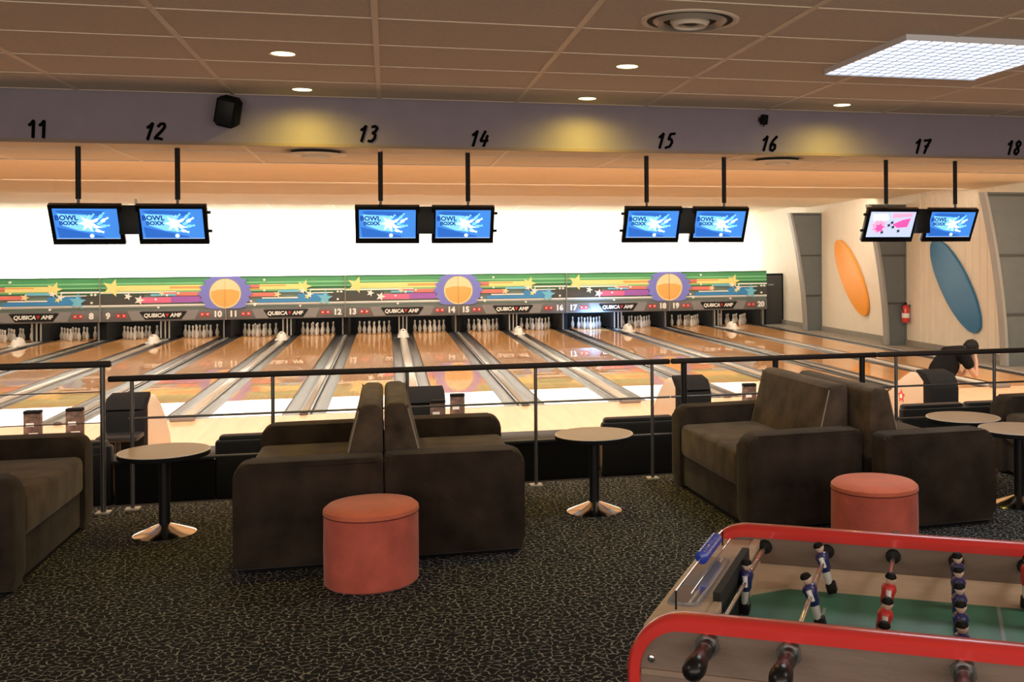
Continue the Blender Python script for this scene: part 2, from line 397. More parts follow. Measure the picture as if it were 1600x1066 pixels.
# divisions between lanes: odd positions carry the ball return track
for k in range(-6, 8):
    x = X0 + P*k
    is_ret = (k % 2 == 0)
    if is_ret:
        nm, lab = 'ball_return_track', 'wide pale ball return track ' + between(k)
        d = thing(nm, lab, 'lane division', (x, 0, FL))
        bx('track_cover', -.075, .075, YF-.02, YE-1.0, -.05, .030, CAPL, d, .012)
        for s in (-1, 1): bx('side_rail', s*.087-.011, s*.087+.010, YF-.02, YE-1.0, -.05, .012, CAPP, d)
        e = bx('end_cap', -.17, .17, YF-.22, YF-.02, 0, .075, mat('cap_grey', (.20, .18, .17), .5), d, .02)
    else:
        nm = 'lane_divider'
        lab = 'narrow grey lane divider ' + between(k)
        d = thing(nm, lab, 'lane division', (x, 0, FL))
        bx('capping', -.045, .045, YF, YE-1.0, -.05, .022, CAPP, d, .008)
        for s in (-1, 1): bx('side_strip', s*.072-.02, s*.072+.02, YF, YE-1.0, -.05, .004, GUTTER, d)
        fin('end_cap', lathe(bmesh.new(), [(.0,0),(.06,0),(.06,.03),(.03,.05),(0,.05)], 12, (0, YF-.03, 0)), STEEL, d, True)
# white hooded ball lifts at the far end of each return track
hd0 = None
for k in range(-6, 8, 2):
    x = X0 + P*k; lab = 'white hooded ball lift at the pins, ' + between(k)
    if hd0 is None:
        hd0 = thing('ball_lift_hood', lab, 'ball return', (x, 31.3, FL+.031), group='ball lift hoods')
        hw = mat('white_hood', (.85, .84, .80), .3)
        bm = bmesh.new(); bmesh.ops.create_icosphere(bm, subdivisions=3, radius=1); bmesh.ops.scale(bm, vec=(.155, .38, .25), verts=bm.verts)
        bmesh.ops.bisect_plane(bm, geom=bm.verts[:]+bm.edges[:]+bm.faces[:], plane_co=(0,0,0), plane_no=(0,0,1), clear_inner=True)
        fin('hood', bm, hw, hd0, True)
        bx('hood_skirt', -.16, .16, -.34, .40, 0, .05, hw, hd0, .01)
        fin('vent_hole', lathe(bmesh.new(), [(0,0),(.035,0),(.035,.02),(0,.02)], 12, (.0, -.18, .20)), BLACK, hd0, True)
    else: dup(hd0, (x, 31.3, FL+.031), None, lab)
# pins
PROF = [(0,0),(.026,0),(.034,.008),(.045,.04),(.056,.09),(.0605,.115),(.056,.16),(.043,.20),(.030,.235),(.0235,.26),(.0235,.275),(.027,.30),(.0323,.335),(.031,.355),(.022,.374),(.010,.381),(0,.382)]
for n in range(7, 21):
    cx_ = X0 + P*(n-13) - P/2
    for r in range(4):
        for i in range(r+1):
            x = cx_ + (i - r/2)*.3048; y = 32.95 + r*.264
            lab = ('blue-lit bowling pin of lane seventeen' if n == 17 else 'white bowling pin of lane %s, %s' % (WORDS[n], SUN[n]))
            g = 'pins on lane %d' % n
            if pin0 is None:
                pin0 = fin('bowling_pin', lathe(bmesh.new(), PROF, 14), PINW, None, True)
                fin('red_band', lathe(bmesh.new(), [(.0242,.262),(.0242,.268)], 14), MRED, pin0, True)
                o = pin0
            else:
                o = pin0.copy(); COL.objects.link(o)
            o.location = (x, y, FL); tag(o, lab, 'bowling pin', g)
bl = area('pin_spot_light', (X0+P*4-P/2, 32.2, -.05), (math.radians(75), 0, 0), .8, .08, 30, (.25, .55, 1))
# pit surround: kickback walls, ball return rails
for k in range(-6, 8):
    x = X0 + P*k
    kb = thing('kickback', 'black pit side wall ' + between(k), 'pit wall', (x, 0, FL), group='kickback walls')
    bx('side_board', -.097, .097, 33.0, 34.88, 0, .62, PIT, kb)
    bx('front_strip', -.097, -.080, 32.80, 33.0, .04, .6, GUTTER, kb)
    if k % 2 == 0:
        for dx in (-.10, .02, .13): bx('lift_rail', dx-.018, dx+.018, 32.75, 32.79, .05, .62, mat('lift_rail', (.36, .34, .32), .4), kb)
    else:
        bx('post', -.10, -.06, 32.80, 32.84, .03, .62, mat('lift_rail', (.36, .34, .32), .4), kb)
st(bx('wall_pit', XL, 12.5, 34.9, 35.0, FL-.3, 1.0, PIT))
st(bx('trim_4', XL, 12.5, 33.97, 34.9, FL-.25, FL-.12, PIT))

# ------------------------------------------------------------------ masking units
MZ0, MZ1, VZ = .02, 1.318, .355
HW = P*.9985
def cm(name, c, r=.45): return mat(name, c, r)
G1, G2, G3, G4 = cm('print_green', (.075,.34,.14)), cm('print_light_green', (.22,.60,.30)), cm('print_dark_green', (.03,.15,.06)), cm('print_grey_green', (.17,.24,.21))
YE_, OR_, REDP, PK, PU = cm('print_yellow', (.90,.80,.30)), cm('print_orange', (.85,.42,.14)), cm('print_salmon', (.78,.22,.18)), cm('print_pink', (.78,.16,.32)), cm('print_purple', (.36,.12,.50))
BLP, CY, VI, WH, DG, LG = cm('print_blue', (.05,.28,.62)), cm('print_cyan', (.18,.55,.75)), cm('print_violet_blue', (.20,.22,.70)), cm('print_white', (.88,.88,.84)), cm('print_charcoal', (.06,.065,.06)), cm('print_grey', (.34,.36,.36))
SUNC = cm('print_sun_cream', (.92,.72,.42)); SUNO = cm('print_sun_orange', (.90,.45,.12))
def star_pts(cx_, cz, r, inner=.42, n=5, rot=.3, sx=1.0):
    return [(cx_ + sx*(r if i % 2 == 0 else r*inner)*math.sin(rot+PI*i/n), cz + (r if i % 2 == 0 else r*inner)*math.cos(rot+PI*i/n)) for i in range(2*n)]
lay = [0]
def art(panel, name, pts, m):
    lay[0] += 1; d = .0022*lay[0]
    return pr(name, pts, -.03-d, -.012, m, panel)
def masking(k):
    n1, n2 = 13+k, 14+k
    typ = 'A' if (k//2) % 2 == 0 else 'B'
    what = 'yellow star left and sun right' if typ == 'A' else 'sun left and blue star right'
    r = thing('masking_unit', {-6:'printed masking panel cut by the left edge, blue star at its right',-4:'printed masking panel numbered 9 and 10, left half of the left sun',-2:'printed masking panel numbered 11 and 12, right half of the left sun',0:'printed masking panel whose right edge is half of the centre sun',2:'printed masking panel starting with the right half of the centre sun',4:'printed masking panel above the blue-lit pins, left half of right sun',6:'last masking panel at the right, numbered 19 and 20'}[k], 'masking panel', (X0+P*k, YM, 0))
    lay[0] = 0
    bx('backing_board', -HW, HW, -.012, .04, VZ, MZ1, G4, r)
    X = lambda s: -HW + 2*HW*s
    Z = lambda t: MZ1 - (MZ1-VZ)*t
    def strip(s0, s1, t0, t1, m, name='colour_stripe', tip=0):
        p = [(X(s0), Z(t0)), (X(s1), Z(t0)), (X(s1)+tip, Z((t0+t1)/2)), (X(s1), Z(t1)), (X(s0), Z(t1))]
        if not tip: p = [p[0], p[1], p[3], p[4]]
        art(r, name, p, m)
    strip(0, 1, 0, .05, G3); strip(0, 1, .05, .17, G1); strip(0, 1, .17, .22, G2); strip(0, 1, .22, .30, G1); strip(0, 1, .30, .34, G2); strip(0, 1, .34, .42, G3); strip(0, 1, .42, .47, G2); strip(0, 1, .47, .52, G3)
    strip(0, 1, .84, .88, WH); strip(0, 1, .88, .92, LG)
    if typ == 'A':
        strip(0, .34, .54, .82, DG); strip(.12, .86, .25, .42, YE_); strip(.55, .86, .29, .36, OR_); strip(0, .6, .44, .49, WH); strip(.5, .82, .47, .58, REDP); strip(.40, .6, .52, .58, CY)
        strip(.30, .60, .62, .79, PK); strip(.56, .80, .60, .79, PU)
        art(r, 'yellow_star', star_pts(X(.10), Z(.32), .27, sx=1.1), YE_)
        art(r, 'white_star', star_pts(X(.22), Z(.58), .12), WH); art(r, 'white_star', star_pts(X(.31), Z(.70), .15), WH); art(r, 'pale_star', star_pts(X(.49), Z(.50), .09, rot=.8), SUNC)
        for (s, t) in ((.46,.93),(.53,.56),(.62,.5),(.44,.68)): art(r, 'white_dot', star_pts(X(s), Z(t), .035, .9, 6), WH)
        sc, sg = 1.0, -1
    else:
        strip(.86, 1, .56, .82, DG); strip(.17, .34, .27, .36, REDP); strip(.17, .30, .38, .42, OR_); strip(.28, .66, .26, .42, YE_); strip(.28, .50, .28, .32, OR_); strip(.70, 1, .42, .47, WH); strip(.17, .42, .52, .64, REDP, tip=.14); strip(.44, .66, .44, .52, CY)
        strip(.30, .72, .67, .71, WH); strip(.26, .84, .72, .83, BLP); strip(.60, .86, .57, .80, BLP); strip(.72, .9, .53, .56, WH)
        art(r, 'yellow_star', star_pts(X(.655), Z(.34), .22), YE_); art(r, 'blue_star', star_pts(X(.83), Z(.72), .24, rot=.1), CY)
        art(r, 'white_star', star_pts(X(.64), Z(.48), .10), WH); art(r, 'white_star', star_pts(X(.70), Z(.58), .12), WH); art(r, 'yellow_star', star_pts(X(.68), Z(.66), .09), YE_)
        art(r, 'pale_star', star_pts(X(.43), Z(.58), .12), SUNC)
        for (s, t) in ((.32,.12),(.32,.45),(.62,.95),(.94,.52),(.97,.52),(.94,.76),(.24,.9),(.21,.78)): art(r, 'white_dot', star_pts(X(s), Z(t), .035, .9, 6), WH)
        sc, sg = 0.0, 1
    # splash and half sun at the seam edge
    zc = Z(.53)
    pts = [(X(sc), Z(0.0))]
    rng = random.Random(5)
    for i in range(19):
        a = PI*i/18; rr = .68 + (.09 if i % 2 else -.04) + rng.uniform(-.03, .03)
        pts.append((X(sc) + sg*rr*math.sin(a), max(Z(1), min(Z(0), zc + .62*math.cos(a)*(1 if i % 2 else .96)))))
    pts.append((X(sc), Z(1)))
    art(r, 'violet_splash', pts, VI)
    def half(rad, m, name, z0=-1, z1=1):
        pp = [(X(sc) + sg*rad*math.sin(PI*i/24), zc + rad*math.cos(PI*i/24)) for i in range(25)]
        art(r, name, pp, m)
    half(.455, LG, 'sun_rim'); half(.435, SUNC, 'sun_disc')
    pp = [(X(sc), zc+.12), (X(sc)+sg*.18, zc+.12), (X(sc)+sg*.40, zc+.06)] + [(X(sc) + sg*.40*math.sin(a), zc + .40*math.cos(a)) for a in [1.45+.169*i for i in range(11)]]
    art(r, 'sun_glow', pp, SUNO)
    # valance
    bx('valance', -HW, HW, -.07, .04, MZ0, VZ, mat('valance_grey', (.13, .13, .135), .4), r, .006)
    v2 = mat('valance_light', (.24, .24, .245), .4)
    pr('valance_facet', [(-.98, .33), (-.62, .33), (-.50, .05), (-.86, .05)], -.078, -.06, v2, r)
    pr('valance_facet', [(.98, .33), (.62, .33), (.50, .05), (.86, .05)], -.078, -.06, v2, r)
    pr('name_plate', [(-.66, .30), (.66, .30), (.50, .07), (-.50, .07)], -.084, -.06, BLACK, r)
    text('brand_lettering', 'QUBICA', .155, (-.25, -.087, .185), WH, r, bold=.006, shear=.15, spacing=1.0)
    pr('red_triangle', [(.055, .24), (.155, .24), (.105, .13)], -.09, -.07, MRED, r)
    text('brand_lettering', 'AMF', .155, (.335, -.087, .185), WH, r, bold=.006, shear=.15, spacing=1.0)
    for s, num in ((-1, n1), (1, n2)):
        text('lane_number', str(num), .24, (s*(HW-.22), -.075, .19), WH, r, bold=.012)
        for q in (0, 1):
            xx = s*(HW-.50-.15*q); pr('red_arrow', [(xx-.06, .25), (xx+.06, .25), (xx+.06, .13), (xx-.06, .13)], -.078, -.06, MRED, r)
            text('arrow_mark', '<' if s > 0 else '>', .10, (xx, -.081, .19), WH, r, bold=.004)
    bx('seam_strip', -HW-.001, -HW+.018, -.10, -.0, MZ0, MZ1, mat('seam', (.35, .33, .28), .4), r)
    return r
for k in range(-6, 7, 2): masking(k)
# top light trough
tr = thing('light_trough', 'white cove light trough along the top back of the masking units', 'light', (0, 0, 0))
bx('trough', XL, 12.45, 34.35, 34.75, 1.08, 1.14, WHITE, tr); bx('trough_lip', XL, 12.45, 34.35, 34.38, 1.14, 1.22, WHITE, tr)

# ================================================================== LOWER FLOOR FURNITURE
# ball return machines
def ball_return(x, y, lab):
    r = thing('ball_return_machine', lab, 'ball return', (x, y, FL))
    body = mat('cream_shell', (.50, .41, .31), .4)
    prof = [(.02, 0), (.02, .70), (.18, .80), (.42, .78), (.75, .62), (1.05, .40), (1.25, .18), (1.35, 0)]
    pr('shell', prof, -.235, .235, body, r, axis='X', bev=.03)
    hood = [(-.12, 0), (-.14, .60), (-.10, .70), (.0, .785), (.18, .80), (.26, .80), (.26, .0)]
    pr('hood', hood, -.225, .225, MATTE, r, axis='X', bev=.035)
    pr('hood_lid', [(-.13, .68), (-.02, .80), (.24, .835), (.26, .79), (.0, .76)], -.215, .215, MATTE, r, axis='X', bev=.015)
    bx('ball_shelf', -.22, .22, -.5, -.12, .36, .42, BLACK, r, .02)
    tb('shelf_leg', (0, -.4, 0), (0, -.4, .37), .03, BLACK, r)
    return r
rets = [(-2, 'black and cream ball return machine behind the leftmost round table'), (0, 'black and cream ball return machine behind the centre back-to-back sofas'),
        (2, 'black and cream ball return machine behind the right sofa pair'), (4, 'cream ball return with red emblem beside the bending person')]
for k, lab in rets:
    rr = ball_return(X0+P*k+(-.02 if k == 4 else 0), {-2: 13.1, 0: 12.7, 2: 12.9, 4: 12.6}[k], lab)
    if k == 4:
        em = pr('emblem', star_pts(0, 0, .10, .5, 5, 0), -.004, .0, MRED, rr)
        # red star emblem on the cream flank that faces the lounge
        em.rotation_euler = (0, 0, -PI/2); em.location = (-.2375, .62, .42)
        e2 = pr('emblem_centre', star_pts(0, 0, .035, .9, 8, 0), -.006, .0, MWHITE, rr); e2.rotation_euler = (0, 0, -PI/2); e2.location = (-.2375, .62, .42)
# printed leaflet stands
ls0 = None
lp = [(-3.80, .0, 'printed brown leaflet box, leftmost behind the left sofa'), (-3.38, .01, 'printed brown leaflet box nearer the railing post behind the left sofa'),
      (.56, 0, 'printed leaflet box directly before the centre ball return'), (.81, .01, 'printed brown leaflet box right of the centre ball return'), (4.53, 0, 'printed leaflet box behind the right sofa pair')]
for x, dz, lab in lp:
    r = thing('leaflet_box', lab, 'leaflet stand', (x, 12.1 if x in (.56,) else 12.5, FL))
    pm = mat('printed_board', (.13, .075, .06), .5, var=.8, vscale=14)
    bx('printed_panel', -.085, .085, -.04, .04, .02, .76+dz, pm, r, .004)
    bx('top_cap', -.088, .088, -.045, .045, .74+dz, .775+dz, MATTE, r, .01)
    bx('foot', -.10, .10, -.07, .07, 0, .02, MATTE, r)
    bx('white_print', -.06, .02, -.043, -.04, .60, .64, MWHITE, r); bx('white_print', -.03, .06, -.043, -.04, .50, .53, MWHITE, r)
# bowlers' settees and low tables
vin = mat('black_vinyl', (.009, .009, .010), .5, spec=.2)
sets = [(-5.2, 'left'), (-1.70, 'centre'), (2.28, 'right of centre'), (5.9, 'right')]
sl = {-5.2: 'black vinyl settee back below the railing behind the left sofa', -1.70: 'black vinyl settee back below the railing behind the centre sofas',
      2.28: 'black vinyl settee back beside the thick posts, behind the right sofa pair', 5.9: 'black vinyl settee below the railing at the far right'}
for x, _ in sets:
    r = thing('bowlers_settee', sl[x], 'settee', (x, 11.0, FL))
    bx('back_rest', 0, 2.55, 0, .12, 0, .60, vin, r, .03)
    for i in range(3): bx('back_cushion', .03+.84*i, .82+.84*i, .02, .16, .50, .645, vin, r, .035)
    bx('seat', 0, 2.55, .12, .60, .30, .42, vin, r, .04); bx('plinth', .05, 2.5, .12, .52, 0, .30, MATTE, r)
tl = {-2.62: 'low black console table between settees, behind the leftmost round table', .88: 'low black console table behind the right half of the centre sofas',
      4.86: 'low black console table beyond the railing near the bending person'}
for x in tl:
    r = thing('console_table', tl[x], 'table', (x, 11.0, FL))
    bx('table_top', -.02, .92 if x < 0 else .95+.42*(x < 2) , -.02, .60, .41, .45, vin, r, .012)
    bx('front_panel', 0, .92 if x < 0 else .93+.42*(x < 2), .0, .04, 0, .41, MATTE, r)
    bx('side_panel', .02, .06, .04, .55, 0, .41, MATTE, r)

# ================================================================== RAILINGS
YR = 8.38
def post(r, x, y, z1, rad=.014, m=STEEL):
    tb('post', (x, y, .012), (x, y, z1), rad, m, r)
    bx('base_plate', x-.05, x+.05, y-.05, y+.05, 0, .014, mat('plate_grey', (.42, .40, .37), .4), r, .003)
r = thing('railing', 'steel railing with dark handrail running behind the centre sofas', 'railing')
bx('handrail', -2.04, 2.325, YR-.025, YR+.025, .968, 1.012, RAILW, r, .012)
for x in (-1.875, -.87, .15, 1.18, 2.17): post(r, x, YR, .97)
for z in (.688, .375): tb('mid_rail', (-1.9, YR, z), (2.325, YR, z), .009, STEEL, r)
r = thing('railing', 'railing section with three thick black posts behind the right sofa pair', 'railing')
bx('handrail', 2.335, 4.24, YR-.025, YR+.025, .968, 1.012, RAILW, r, .012)
for x in (2.45, 3.28, 4.10): post(r, x, YR, .97, .026, BLACK)
for z in (.688, .375): tb('mid_rail', (2.335, YR, z), (4.24, YR, z), .009, STEEL, r)
r = thing('railing', 'railing section at the far right in front of the bending person', 'railing')
bx('handrail', 4.25, 8.6, YR-.025, YR+.025, .968, 1.012, RAILW, r, .012)
for x in (4.43, 5.42, 6.42, 7.42, 8.4): post(r, x, YR, .97, .016)
tb('mid_rail', (4.25, YR, .700), (8.6, YR, .700), .009, STEEL, r)
tb('mid_rail', (4.25, YR, .41), (4.75, YR, .41), .009, STEEL, r)
tb('stub_post', (4.75, YR, .012), (4.75, YR, .42), .012, BLACK, r)
r = thing('railing', 'taller cable railing with dark handrail at the left edge', 'railing')
bx('handrail', -6.5, -2.0, 8.31-.025, 8.31+.025, 1.085, 1.133, RAILW, r, .012)
for x in (-2.06, -3.6, -5.1): post(r, x, 8.31, 1.09, .018)
for z in (.905, .675, .44): tb('cable', (-6.5, 8.31, z), (-2.06, 8.31, z), .004, STEEL, r, 8)

# ================================================================== LOUNGE FURNITURE
def arc(cx_, cz, rad, a0, a1, n=6): return [(cx_+rad*math.cos(a0+(a1-a0)*i/n), cz+rad*math.sin(a0+(a1-a0)*i/n)) for i in range(n+1)]
def make_sofa(label, loc, rz, L=1.6, D=.8735):
    """local: front at x=0, back at x=D, length along y 0..L"""
    r = thing('loveseat_sofa', label, 'sofa', loc, rz)
    A = .20
    bx('base', .03, D-.005, A-.01, L-A+.01, .03, .30, SUEDE, r, .02)
    bm = box(bmesh.new(), .0, D-.20, A+.004, L-A-.004, .27, .53, .05, 4)
    fin('seat_cushion', bm, SUEDE2, r, True)
    prof = [(0.012, .02)] + [(0.0, .10)] + arc(.085, .575, .085, PI, PI/2) + [(D-.06, .663)] + arc(D-.03, .635, .03, PI/2, 0) + [(D, .02)]
    pr('armrest', prof, 0, A, SUEDE, r, bev=.035); pr('armrest', prof, L-A, L, SUEDE, r, bev=.035)
    back = [(D-.27, .46), (D-.155, .93)] + arc(D-.10, .905, .055, PI*.85, PI/2, 4) + arc(D-.045, .915, .042, PI/2, 0, 4) + [(D-.003, .46)]
    bm = prism(bmesh.new(), back, A+.003, L-A-.003, bev=.02); fin('backrest', bm, SUEDE2, r, True)
    bx('back_panel', D-.20, D-.003, A+.002, L-A-.002, .06, .48, SUEDE, r)
    bm = bmesh.new(); tube(bm, (D-.255, A+.012, .50), (D-.15, A+.012, .92), .006, n=8); fin('piping', bm, PIPING, r, True); bm = bmesh.new(); tube(bm, (D-.255, L-A-.012, .50), (D-.15, L-A-.012, .92), .006, n=8)
    fin('piping', bm, PIPING, r, True)
    bx('plinth', .05, D-.05, .04, L-.04, 0, .04, MATTE, r)
    return r
make_sofa('brown suede loveseat of the centre pair, facing left', (-.905, 6.485, 0), 0)
make_sofa('brown suede loveseat of the centre pair, facing right', (.845, 8.12, 0), PI)
RZ = math.radians(3)
c, s = math.cos(RZ), math.sin(RZ)
make_sofa('brown suede loveseat of the right pair, facing left', (2.36, 6.55, 0), RZ, L=1.6)
nx, ny = 3.262, 6.33     # near inner corner of the second one, pulled a little towards the camera
wx, wl = .8735, 1.56
make_sofa('brown suede loveseat of the right pair, facing right', (nx + wx*c - wl*s, ny + wx*s + wl*c, 0), PI+RZ, L=wl)
make_sofa('brown suede loveseat cut by the left edge, facing right', (-2.05, 8.0, 0), PI, L=1.6)
make_sofa('brown suede loveseat at the right edge beyond the two round tables', (5.10, 6.45, 0), 0, L=1.5)

def pouf(loc, label):
    r = thing('pouf', label, 'pouf', loc)
    R_ = .270; prof = [(0, .0), (R_-.01, 0), (R_, .01), (R_+.002, .2), (R_, .405)]
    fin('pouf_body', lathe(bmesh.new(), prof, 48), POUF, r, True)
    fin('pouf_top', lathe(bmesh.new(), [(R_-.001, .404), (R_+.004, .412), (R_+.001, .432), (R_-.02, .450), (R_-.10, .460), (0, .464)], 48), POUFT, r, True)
    fin('seam', lathe(bmesh.new(), [(R_+.001, .402), (R_+.005, .406), (R_+.001, .410)], 48), mat('dark_red_seam', (.2, .04, .03), .9), r, True)
pouf((-.10, 6.195, 0), 'round terracotta suede pouf before the centre sofas')
pouf((3.0, 5.97, 0), 'round terracotta suede pouf behind the football table')

def rtable(loc, rad, label):
    r = thing('round_table', label, 'table', loc)
    H_ = .575
    fin('table_top', lathe(bmesh.new(), [(0, H_), (rad-.004, H_), (rad, H_-.004)], 64), TTOP, r, True)
    fin('edge_band', lathe(bmesh.new(), [(rad+.001, H_-.001), (rad+.004, H_-.006), (rad+.004, H_-.032), (rad, H_-.036), (0, H_-.036)], 64), MATTE, r, True)
    fin('edge_trim', lathe(bmesh.new(), [(rad-.006, H_+.0005), (rad+.003, H_+.0008), (rad+.005, H_-.004), (rad+.002, H_-.006)], 64), mat('pale_edge', (.62, .56, .50), .3), r, True)
    fin('under_frame', lathe(bmesh.new(), [(0, H_-.036), (.10, H_-.036), (.10, H_-.05), (.04, H_-.06)], 32), BLACK, r, True)
    tb('column', (0, 0, .03), (0, 0, H_-.05), .036, BLACK, r, 24)
    fin('base_disc', lathe(bmesh.new(), [(.036, .075), (.06, .066), (.13, .038), (.19, .016), (.203, .008), (.203, 0), (0, 0)], 64), CHROME, r, True)
rtable((-1.495, 7.58, 0), .29, 'round pedestal table at left, between the left and centre sofas')
rtable((1.48, 7.44, 0), .285, 'round pedestal table between the centre and right sofa pairs')
rtable((4.50, 7.40, 0), .285, 'round pedestal table behind the one cut by the right edge')
rtable((4.60, 6.80, 0), .285, 'round pedestal table cut by the right edge, nearest the camera')

# ================================================================== MONITORS
def monitor_pair(cx_, n, label, pink=False):
    r = thing('hanging_scoring_monitor', label, 'monitor', (cx_, 9.55, 0))
    for s, dx in ((-1, -.40), (1, .385)):
        tb('ceiling_pole', (dx, 0.02, 2.40), (dx, 0.02, ZB+.01), .022, BLACK, r)
        tb('pole_joint', (dx, 0.02, 2.33), (dx, 0.02, 2.41), .012, STEEL, r)
    bx('centre_box', -.075, .075, -.02, .10, 2.10, 2.345, BLACK, r, .006)
    bx('hanger_bar', -.55, .55, .0, .03, 2.325, 2.35, BLACK, r)
    for s in (-1, 1):
        x0, x1 = (-.625, -.055) if s < 0 else (.055, .625)
        m = bx('monitor_case', 0, x1-x0, -.02, .035, -.375, 0, BLACKG, r, .006)
        m.location = (x0, -.03, 2.352); m.rotation_euler = (math.radians(28), 0, 0)
        w = x1-x0
        pinkone = pink and s < 0
        em = lambda nm, c, e: mat(nm, c, .4, emit=e)
        scr = bx('screen', .035, w-.035, -.024, -.018, -.315, -.03, em('screen_blue', (.06, .26, .80), .95) if not pinkone else em('screen_pale', (.55, .62, .85), 1.0), m)
        bx('screen_glow_frame', .035, w-.035, -.0245, -.018, -.315, -.309, em('screen_pale2', (.45, .62, .95), 1.0), m)
        def sp(name, pts, c, d): return pr(name, pts, -.0245-d, -.018, c, m)
        ca, wa, na = em('screen_cyan', (.25, .70, .90), 1.0), em('screen_white', (.75, .95, .92), 1.1), em('screen_navy', (.015, .06, .40), .7)
        if not pinkone:
            sp('dark_swoosh', [(.05, -.05), (.12, -.04), (.30, -.045), (.44, -.05), (.40, -.10), (.25, -.075), (.10, -.08)], em('screen_mid', (.03, .15, .60), .9), .0005)
            sp('dark_swoosh', [(.05, -.20), (.20, -.24), (.40, -.29), (.42, -.305), (.06, -.305)], em('screen_mid', (.03, .15, .60), .9), .0006)
            sp('light_band', [(.07, -.075), (.30, -.09), (.34, -.25), (.22, -.235), (.08, -.18)], ca, .001)
            sp('burst', star_pts(.30, -.165, .085, .45, 7, .2), wa, .002)
            for i, (px, pz, a) in enumerate([(.33, -.10, -.9), (.37, -.13, -1.05), (.40, -.16, -1.2), (.37, -.20, -1.7), (.41, -.09, -.8), (.43, -.13, -1.1), (.43, -.19, -1.5), (.38, -.24, -2.0)]):
                q = [(-.010, -.035), (.010, -.035), (.014, -.01), (.005, .015), (.009, .035), (-.009, .035), (-.005, .015), (-.014, -.01)]
                ca_, sa_ = math.cos(a+.1), math.sin(a+.1)
                sp('pin_graphic', [(px+u*ca_-v*sa_, pz+u*sa_+v*ca_) for u, v in q], wa if i % 2 else ca, .003+.0004*i)
            sp('ball_graphic', star_pts(.315, -.285, .018, .95, 8), wa, .004)
            t = text('screen_lettering', 'BOWL', .062, (.135, -.0275, -.115), na, m, bold=.002, depth=.001)
            t = text('screen_lettering', 'BOXX', .050, (.145, -.0275, -.165), na, m, bold=.002, depth=.001)
        else:
            pk, pk2 = em('screen_pink', (.85, .10, .42), 1.0), em('screen_rose', (.90, .40, .60), 1.0)
            sp('pink_shape', star_pts(.15, -.19, .085, .75, 8, .2), pk2, .001); sp('pink_shape', star_pts(.16, -.21, .055, .6, 6, .2), pk, .002)
            sp('pink_banner', [(.28, -.05), (.50, -.04), (.50, -.08), (.28, -.10)], pk2, .001)
            sp('pink_shape', [(.30, -.17), (.40, -.12), (.49, -.10), (.47, -.20), (.36, -.21)], pk, .001)
            sp('white_shape', [(.06, -.06), (.22, -.05), (.25, -.12), (.08, -.13)], wa, .001)
            for a_, b_ in ((.26, -.18), (.29, -.15), (.31, -.20), (.20, -.26), (.38, -.245)): sp('dark_shape', star_pts(a_, b_, .022, .5, 4, .4), em('screen_dark', (.04, .03, .08), .4), .003)
    sx = .640 if cx_ < 1 else -.640
    for z in (2.29, 2.13): tb('side_knob', (sx-.015, .0+(2.3-z)*.5, z), (sx+.015, (2.3-z)*.5, z), .014, BLACK, r)
    if cx_ < -1: tb('rear_stub', (.03, .12, 2.35), (.03, .12, 2.41), .012, GRID2, r)
    return r
monitor_pair(-2.15, 11, 'leftmost hanging pair of blue scoring screens, between round table and speaker')
monitor_pair(.345, 13, 'hanging pair of blue scoring screens straight above the centre sofas')
monitor_pair(2.835, 15, 'hanging pair of blue scoring screens above the left end of the right sofas')
monitor_pair(5.36, 17, 'hanging scoring screens below 17 and 18, the left one pink', True)

# brush-written numbers on the bulkhead (each digit from thick strokes)
STROKES = {'1': [[(.02,.72),(.16,.84),(.26,1.0),(.24,.5),(.22,.0)]],
 '2': [[(.04,.80),(.16,.98),(.34,.98),(.42,.80),(.32,.55),(.14,.28),(.04,.08),(.22,.10),(.46,.04)]],
 '3': [[(.08,.94),(.26,1.0),(.42,.88),(.36,.66),(.20,.56),(.40,.46),(.42,.22),(.26,.02),(.06,.06)]],
 '4': [[(.22,1.0),(.12,.66),(.06,.36),(.28,.36),(.52,.40)],[(.42,.72),(.38,.36),(.34,-.02)]],
 '5': [[(.50,1.0),(.20,.96),(.14,.60),(.34,.62),(.44,.40),(.34,.12),(.06,.02)]],
 '6': [[(.40,1.0),(.20,.74),(.08,.40),(.12,.08),(.30,.0),(.44,.18),(.40,.42),(.24,.46),(.10,.30)]],
 '7': [[(.04,.92),(.28,.94),(.54,1.0),(.38,.60),(.24,.0)],[(.18,.50),(.46,.54)]],
 '8': [[(.44,.86),(.28,1.0),(.12,.84),(.18,.64),(.34,.48),(.42,.22),(.28,.0),(.10,.10),(.10,.32),(.30,.54),(.46,.74),(.40,.92)]]}
def brush_number(txt, size, loc, m, shear):
    bm = bmesh.new(); x0 = -.5*len(txt)*.56
    lift = 0
    for q, ch in enumerate(txt):
        for stk in STROKES[ch]:
            for (a, b), (c2, d2) in zip(stk, stk[1:]):
                P0 = Vector(((x0+q*.56+a+shear*(b-.5))*size, (b-.5)*size)); P1 = Vector(((x0+q*.56+c2+shear*(d2-.5))*size, (d2-.5)*size))
                dd = (P1-P0).normalized(); nn = Vector((-dd.y, dd.x))*.085*size; ee = dd*.05*size
                pts = [P0-ee*.2+nn, P0-ee-nn*.4, P0-ee*.2-nn, P1+ee*.2-nn, P1+ee+nn*.4, P1+ee*.2+nn]
                prism(bm, [tuple(p) for p in pts], -.003-lift, .004); lift += .00002
    o = fin('lane_number', bm, m); o.location = loc; return o
